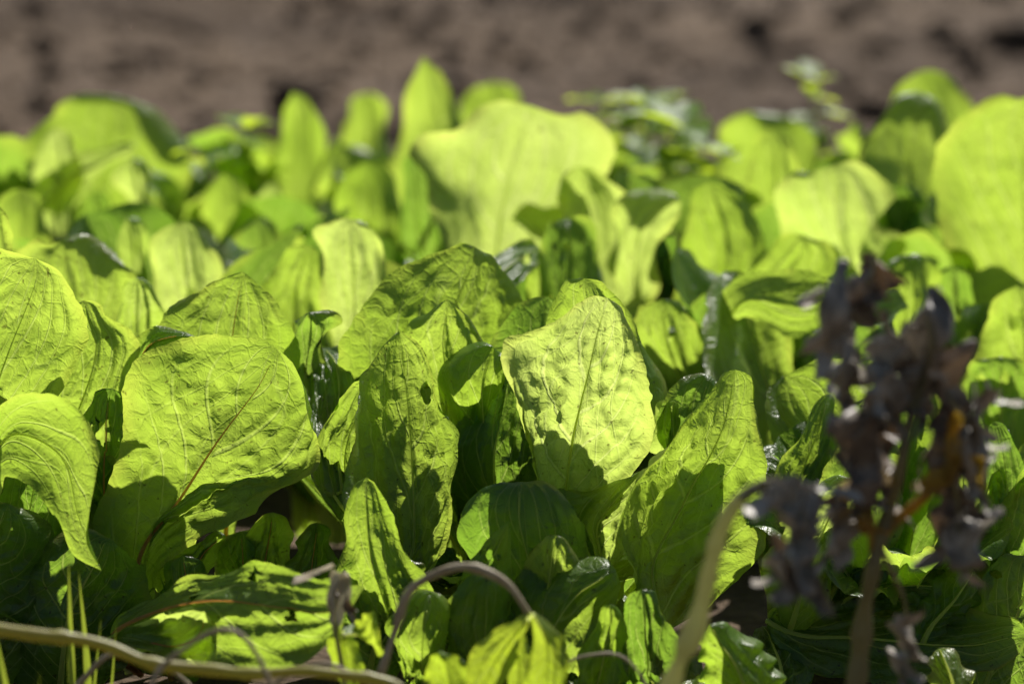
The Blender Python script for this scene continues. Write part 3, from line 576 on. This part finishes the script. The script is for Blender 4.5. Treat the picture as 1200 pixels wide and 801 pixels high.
back(700, 4.30, 'low lettuce tangled with weeds behind the fan leaf', [([(690, 300), (672, 210), (680, 165), (705, 150)], [(720, 300), (738, 210), (730, 165), (705, 150)])], 49, n=9, length=0.18)
back(40, 3.70, 'low lettuce half hidden by the wide rounded leaf', [([(20, 420), (-10, 300), (0, 240), (25, 222)], [(55, 420), (60, 300), (50, 240), (25, 222)])], 50, n=9, length=0.20)
back(1010, 4.25, 'last lettuce in the far corner beside the tall thin weed', [([(995, 300), (985, 210), (990, 160), (1003, 145)], [(1020, 300), (1030, 210), (1020, 160), (1003, 145)])], 51, n=8, length=0.18)
back(300, 3.70, 'low shaded lettuce filling the gap before the pointed hood leaf', [([(280, 430), (270, 330), (280, 280), (305, 255)], [(330, 430), (340, 330), (330, 280), (305, 255)], M_LEAF_DEEP)], 52, n=11, length=0.22)

# ================================================================== weeds among the back rows
def weed(px, y, top_py, n, label, seed, spread=0.035, size=0.028, mat=None):
    r = random.Random(seed); x = gx(px, y); top = P(px, top_py, y)
    base = np.array([x, y, 0.0]); e = thing('leafy_weed', tuple(base), label, 'weed', 'weeds among the lettuces')
    path = catmull([base + [0, 0, -0.01], base * 0.5 + top * 0.5 + [r.uniform(-.012, .012), 0.005, 0], top], 16)
    link('stem', grid_mesh('stem', tube_grid(path - base, np.linspace(0.0028, 0.0012, 16), 6), wrap=True), M_GRASS, e)
    for i in range(n):
        f = 0.45 + 0.55 * ((i + 0.5) / n) ** 0.8; p = path[min(15, int(f * 15.99))]
        a = i * 2.4 + r.uniform(-.4, .4); el = r.uniform(-0.2, 0.9); s = size * r.uniform(0.7, 1.2)
        d = np.array([math.cos(a) * math.cos(el), math.sin(a) * math.cos(el), math.sin(el)])
        if i % 9 == 1:      # some leaves are tilted so the sun glints off them at the camera
            hz = np.array(S) + (CAM - p) / np.linalg.norm(CAM - p) + np.array([r.uniform(-.25, .25), r.uniform(-.25, .25), 0]); hz /= np.linalg.norm(hz)
            d = d - hz * (d @ hz); d /= np.linalg.norm(d); tn = np.cross(d, hz); nm = hz
        else:
            tn = np.cross(d, [0, 0, 1]); tn /= np.linalg.norm(tn); nm = np.cross(tn, d)
        q = p + d * spread * r.uniform(0.1, 0.6) * (1.1 - f)
        v = np.linspace(0, 1, 7); sp = np.vstack([p[None], q + d * (s * 1.5 * v)[:, None] + nm * (-0.3 * s * v ** 2)[:, None]])
        w = np.r_[0.0006, s * 0.5 * np.sin(math.pi * np.clip(v * 0.97 + 0.03, 0, 1)) ** 0.8]
        cup = 0.25
        leaf_from_columns(e, [sp - tn * w[:, None] + nm * (w * cup)[:, None], sp, sp + tn * w[:, None] + nm * (w * cup)[:, None]], mat=mat or M_WEED, res=(9, 14), puff=0.0005, ruffle=0.0015, ripple=0.001, rib=0, nibble=0)
    return e
weed(290, 4.05, 150, 24, 'small leafed weed beside the pointed hood leaf', 61)
weed(235, 3.95, 175, 10, 'short weed in the gap right of the domed lettuce', 62)
weed(758, 4.22, 122, 34, 'bushy weed with glossy leaves behind the fan leaf', 63, spread=0.06, size=0.034)
weed(710, 4.3, 120, 10, 'spindly weed tucked behind the fan leaf edge', 64, spread=0.05, size=0.036)
weed(800, 3.95, 150, 26, 'weed with shining leaves between two lettuces', 65, spread=0.05, size=0.036)
weed(955, 4.3, 95, 20, 'tall thin weed standing alone before the bare soil', 66, spread=0.02, size=0.026)
weed(830, 3.9, 185, 10, 'weed tangled behind the twisted lit leaves', 68, spread=0.04, size=0.03)

# ================================================================== withered plant and stems in front
def stem(e, pts, y, r0, r1, mat, name='stem', n=40, wob=0.0016):
    ys_ = y if hasattr(y, '__len__') else [y] * len(pts)
    path = catmull([P(p[0], p[1], yy) for p, yy in zip(pts, ys_)], n)
    if wob: path = path + wob * np.stack([Wob(3 + k, 14)(path) for k in range(3)], -1)
    org = np.array(e.location); rad = np.linspace(r0, r1, n) * (1 + 0.13 * Wob(9, 30)(path) + 0.35 * np.exp(-((np.linspace(0, 1, n)[:, None] - np.array([0.22, 0.41, 0.6, 0.83])) / 0.012) ** 2).sum(1))
    return link(name, grid_mesh(name, tube_grid(path - org, rad, 10), wrap=True), mat, e)
def dry(e, left, right, y, mat, crumple=0.0075, eL=1.0, eR=1.0, **k):
    def col(pts, ed): return np.array([P(p[0], p[1], y + 0.01 * ed * math.sin(math.pi * i / max(1, len(pts) - 1))) for i, p in enumerate(pts)])
    a, b = catmull(col(left, eL), 12), catmull(col(right, eR), 12); m = 0.5 * (a + b); r = random.Random(int(left[0][0] * 31 + left[1][1]))
    core = leaf_from_columns(e, [m + (a - m) * 0.46, m + np.array([0, -0.02, 0.0]), m + (b - m) * 0.46], mat=mat, res=(24, 40), puff=0.002, ruffle=0.008, ripple=0.008, rib=0, crumple=crumple, name='withered_leaf', nibble=0.004)
    # curled dry scraps still hanging on the leaf
    for i in range(r.randint(4, 6)):
        q = r.randint(1, 10); f = r.uniform(-0.65, 0.65); p = m[q] + (b[q] - m[q]) * f + np.array([0, r.uniform(-.015, .015), 0])
        ln = r.uniform(0.018, 0.040); w = r.uniform(0.003, 0.0065); a0 = r.uniform(-0.9, 0.9); tw = r.uniform(0, 3.14)
        v = np.linspace(0, 1, 8); cu = r.uniform(-1.6, 1.6)
        an = a0 + cu * v; dx = np.cumsum(np.sin(an)) * ln / 8; dz = -np.cumsum(np.cos(an)) * ln / 8
        sp = p + np.stack([dx, r.uniform(-.6, .6) * dx - 0.3 * ln * v ** 2, dz + 0.3 * ln], 1)
        tn = np.array([math.cos(tw), math.sin(tw), r.uniform(-.3, .3)]); pr = w * (0.35 + np.sin(np.pi * v) ** 0.7)
        leaf_from_columns(e, [sp - tn * pr[:, None], sp + np.array([0, 0.004, 0.002]), sp + tn * pr[:, None]], mat=mat if r.random() < 0.7 else r.choice([M_DRY, M_DRYB]), res=(9, 16), puff=0, ruffle=0.002, ripple=0.001, rib=0, crumple=0.0028, name='withered_scrap', nibble=0.001, pleat=0)
    return core
W1Y = 2.52
p0 = P(1000, 830, W1Y); base = (p0[0] - 0.01, W1Y, 0.0)
W1 = thing('withered_plant', base, 'withered stalk hung with shrivelled grey and brown leaves before the glossy lettuce', 'dead plant')
stem(W1, [(985, 1010), (992, 850), (1010, 740), (1026, 650), (1048, 570), (1072, 485), (1092, 410), (1088, 368)], W1Y, 0.0085, 0.0022, M_STEMD, 'main_stem', 60)
stem(W1, [(1034, 625), (1058, 604), (1085, 582), (1118, 560)], W1Y, 0.0045, 0.002, M_DRYY, 'branch')
stem(W1, [(1022, 660), (1018, 600), (1012, 560), (1000, 520)], W1Y, 0.003, 0.0016, M_DRYY, 'branch')
stem(W1, [(1062, 520), (1040, 440), (1022, 380), (1012, 320)], W1Y, 0.0028, 0.001, M_STEMD, 'branch')
stem(W1, [(1118, 560), (1140, 545), (1160, 560)], W1Y, 0.002, 0.001, M_STEMD, 'branch')
stem(W1, [(1030, 640), (1046, 672), (1056, 700), (1060, 735)], W1Y, 0.002, 0.001, M_STEMD, 'branch')
stem(W1, [(1090, 420), (1108, 450), (1122, 478), (1135, 492)], W1Y, 0.002, 0.001, M_STEMD, 'branch')
stem(W1, [(1118, 560), (1124, 590), (1126, 625)], W1Y, 0.002, 0.001, M_STEMD, 'branch')
for l, r_, yy, mt in [
    ([(1010, 300), (998, 320), (1002, 345), (1012, 365)], [(1012, 298), (1036, 310), (1032, 335), (1012, 365)], W1Y, M_DRYB),
    ([(1016, 330), (962, 345), (946, 400), (962, 470), (985, 500)], [(1020, 330), (1048, 360), (1040, 430), (1015, 480), (985, 500)], W1Y + .02, M_DRY),
    ([(1020, 360), (1010, 400), (1000, 440), (1020, 500)], [(1030, 355), (1060, 400), (1058, 450), (1020, 500)], W1Y - .015, M_DRY),
    ([(975, 340), (948, 352), (952, 385), (975, 400)], [(985, 335), (1015, 360), (1008, 390), (975, 400)], W1Y - .01, M_DRY),
    ([(1088, 368), (1052, 385), (1044, 440), (1065, 510)], [(1090, 368), (1118, 400), (1112, 460), (1065, 510)], W1Y + .015, M_DRY),
    ([(1092, 400), (1080, 430), (1090, 470), (1108, 490)], [(1095, 395), (1120, 425), (1122, 465), (1108, 490)], W1Y, M_DRYB),
    ([(1005, 470), (975, 500), (972, 560), (985, 610)], [(1015, 475), (1045, 520), (1032, 570), (985, 610)], W1Y - .01, M_DRYB),
    ([(1030, 490), (1010, 520), (1018, 570), (1035, 590)], [(1045, 490), (1062, 530), (1055, 570), (1035, 590)], W1Y, M_DRYB),
    ([(985, 560), (962, 590), (965, 625), (985, 642)], [(995, 560), (1008, 590), (1002, 620), (985, 642)], W1Y + .01, M_DRY),
    ([(1012, 545), (1000, 575), (1006, 610), (1022, 625)], [(1022, 545), (1036, 575), (1034, 605), (1022, 625)], W1Y - .01, M_DRYY),
    ([(1150, 455), (1120, 470), (1112, 505), (1120, 530)], [(1170, 446), (1160, 475), (1142, 510), (1120, 530)], W1Y, M_DRY),
    ([(1118, 480), (1086, 520), (1080, 590), (1102, 640)], [(1126, 480), (1140, 530), (1138, 590), (1102, 640)], W1Y + .01, M_DRYB),
    ([(1112, 495), (1104, 515), (1108, 545), (1117, 560)], [(1118, 495), (1130, 515), (1128, 545), (1117, 560)], W1Y - .012, M_DRYY),
    ([(1130, 520), (1118, 545), (1130, 570), (1150, 578)], [(1140, 515), (1155, 535), (1158, 560), (1150, 578)], W1Y, M_DRY),
    ([(1120, 590), (1104, 620), (1112, 655), (1128, 678)], [(1130, 590), (1142, 620), (1140, 655), (1128, 678)], W1Y, M_DRY),
    ([(1052, 715), (1038, 740), (1045, 775), (1060, 800)], [(1066, 712), (1082, 740), (1080, 775), (1060, 800)], W1Y + .01, M_DRY),
]:
    dry(W1, l, r_, yy, mt)
W2Y = 2.46
q0_ = P(780, 830, W2Y)
W2 = thing('withered_plant', (q0_[0] - 0.01, W2Y, 0.0), 'thick greenish stem bent over at the top with a limp grey dead leaf', 'dead plant')
stem(W2, [(740, 1060), (765, 880), (795, 790), (818, 730), (836, 660), (848, 612), (868, 585), (892, 572)], W2Y, 0.0095, 0.0045, M_STEM, 'main_stem', 60)
stem(W2, [(868, 585), (890, 572), (912, 566), (938, 580)], W2Y, 0.0045, 0.0025, M_STEMD, 'branch')
for l, r_, yy, mt in [
    ([(905, 562), (905, 600), (915, 650), (930, 690)], [(925, 556), (962, 580), (960, 640), (930, 690)], W2Y, M_DRY),
    ([(925, 558), (925, 590), (932, 625), (945, 650)], [(940, 560), (968, 590), (964, 625), (945, 650)], W2Y - .012, M_DRY),
    ([(912, 645), (895, 665), (902, 690), (920, 692)], [(925, 640), (942, 660), (938, 685), (920, 692)], W2Y, M_DRY),
]:
    dry(W2, l, r_, yy, mt)

# bowed dry stem with drooping yellow-green leaves
W3Y = 2.62; b3 = P(440, 900, W3Y)
W3 = thing('wilted_weed', (b3[0], W3Y, 0.0), 'bowed dry brown stem ending in limp yellow green leaves at the foot of the bed', 'weed')
stem(W3, [(415, 1000), (425, 860), (445, 790), (462, 735), (482, 690), (520, 668), (560, 665), (595, 682), (618, 720)], W3Y, 0.0034, 0.0026, M_STRAW, 'main_stem', 60)
def soft(e, left, right, y, mat=None, **k):
    def col(pts, ed): return np.array([P(p[0], p[1], y + 0.01 * ed * math.sin(math.pi * i / max(1, len(pts) - 1))) for i, p in enumerate(pts)])
    a, b = col(left, 1.0), col(right, 1.0); m = 0.5 * (catmull(a, 8) + catmull(b, 8)); m[:, 1] -= 0.008
    return leaf_from_columns(e, [a, m, b], mat=mat or M_WILT, res=(20, 28), puff=0.0015, ruffle=0.003, ripple=0.003, rib=0.0015, **k)
soft(W3, [(618, 716), (585, 735), (555, 760), (545, 800), (550, 840)], [(622, 722), (612, 755), (598, 790), (580, 815), (550, 840)], W3Y)
soft(W3, [(620, 716), (625, 750), (618, 800), (640, 850)], [(626, 716), (655, 745), (662, 800), (640, 850)], W3Y - .01)
soft(W3, [(606, 735), (592, 760), (595, 800), (604, 830)], [(612, 735), (622, 765), (620, 800), (604, 830)], W3Y + .015)
soft(W3, [(500, 840), (495, 800), (500, 775), (515, 762)], [(560, 850), (562, 810), (545, 775), (515, 762)], W3Y + .02)
# yellow stem lying across the corner
W4Y = 2.56
b4 = P(-20, 740, W4Y)
W4 = thing('fallen_stem', (b4[0], W4Y, 0.0), 'thick yellow green stem lying low across the corner of the bed', 'stem')
stem(W4, [(-60, 735), (0, 738), (60, 745), (130, 762), (200, 779), (290, 788), (370, 786), (450, 800), (520, 840)], W4Y, 0.0047, 0.0034, M_YSTEM, 'stalk', 60)
# straw arch
W5Y = 2.54; b5 = P(180, 830, W5Y)
W5 = thing('dry_straw', (b5[0], W5Y, 0.0), 'thin bent straw arching over the fallen yellow stem', 'straw')
stem(W5, [(150, 900), (178, 800), (210, 766), (250, 742), (278, 742), (300, 768), (322, 806)], W5Y, 0.0020, 0.0016, M_STRAW, 'stalk', 40)
# small weed with a dry bud
W6Y = 2.66; b6 = P(405, 860, W6Y)
W6 = thing('leafy_weed', (b6[0], W6Y, 0.0), 'small weed with a dry brown bud beside the folded outer leaf', 'weed')
stem(W6, [(408, 960), (405, 820), (400, 760), (393, 715), (391, 690)], W6Y, 0.003, 0.0018, M_STEM, 'main_stem', 30)
soft(W6, [(398, 735), (386, 750), (392, 790), (412, 815)], [(404, 735), (420, 755), (426, 790), (412, 815)], W6Y, M_WEED)
soft(W6, [(398, 738), (415, 728), (438, 715)], [(400, 744), (425, 745), (448, 765), (438, 715)], W6Y, M_WEED)
dry(W6, [(392, 675), (380, 690), (382, 715), (392, 728)], [(396, 675), (404, 690), (402, 715), (392, 728)], W6Y, M_STRAW, crumple=0.002)
# grass blades
def grass(px, py_top, py_bot, lean, y, label):
    b = P(px, py_bot, y); base = np.array([b[0], y, 0.0])
    top = P(px + lean, py_top, y); m = 0.5 * (base + top) + [-0.15 * (top[0] - base[0]), 0.004, 0]
    sp = catmull([base + [0, 0, -0.01], m, top], 16); w = 0.0026 * np.r_[np.ones(8), np.linspace(1, 0.02, 8)]
    e = thing('grass_tuft', tuple(base), label, 'grass', 'grass at the foot of the bed')
    g = np.stack([sp + np.array([-1, 0, 0]) * w[:, None], sp + np.array([0, 0.0012, 0]), sp + np.array([1, 0, 0]) * w[:, None]], 1)
    link('blade', grid_mesh('blade', g - base), M_GRASS, e)
    g2 = g.copy(); g2[:, :, 0] = base[0] + (g2[:, :, 0] - base[0]) * 0.4 + 0.008 + np.linspace(0, 0.015, 16)[:, None]; g2[:, :, 2] *= 0.72
    link('blade', grid_mesh('blade', g2 - base), M_GRASS, e)
grass(84, 655, 830, -4, 2.70, 'upright green grass blades in front of the hooked leaf')
grass(106, 670, 830, -14, 2.72, 'leaning green grass blades in front of the hooked leaf')
grass(20, 720, 830, -30, 2.60, 'short grass blades by the start of the fallen stem')

# dry twigs lying at the foot of the bed
def twig(pts, y, r0, label):
    b = P(pts[0][0], pts[0][1], y); e = thing('dry_twig', (b[0], y, 0.0), label, 'twig', 'dry twigs at the foot of the bed')
    stem(e, pts, y, r0, r0 * 0.5, M_STRAW, 'stalk', 36, 0.003)
twig([(60, 830), (110, 778), (150, 768), (205, 790), (240, 830)], 2.66, 0.0022, 'short pale twig curving under the fallen yellow stem')
twig([(640, 850), (655, 790), (690, 765), (735, 772), (770, 830)], 2.64, 0.0016, 'thin pale twig arching beside the limp yellow green leaves')
twig([(300, 840), (335, 790), (380, 776), (430, 800), (445, 850)], 2.60, 0.0018, 'thin twig crossing the end of the fallen yellow stem')
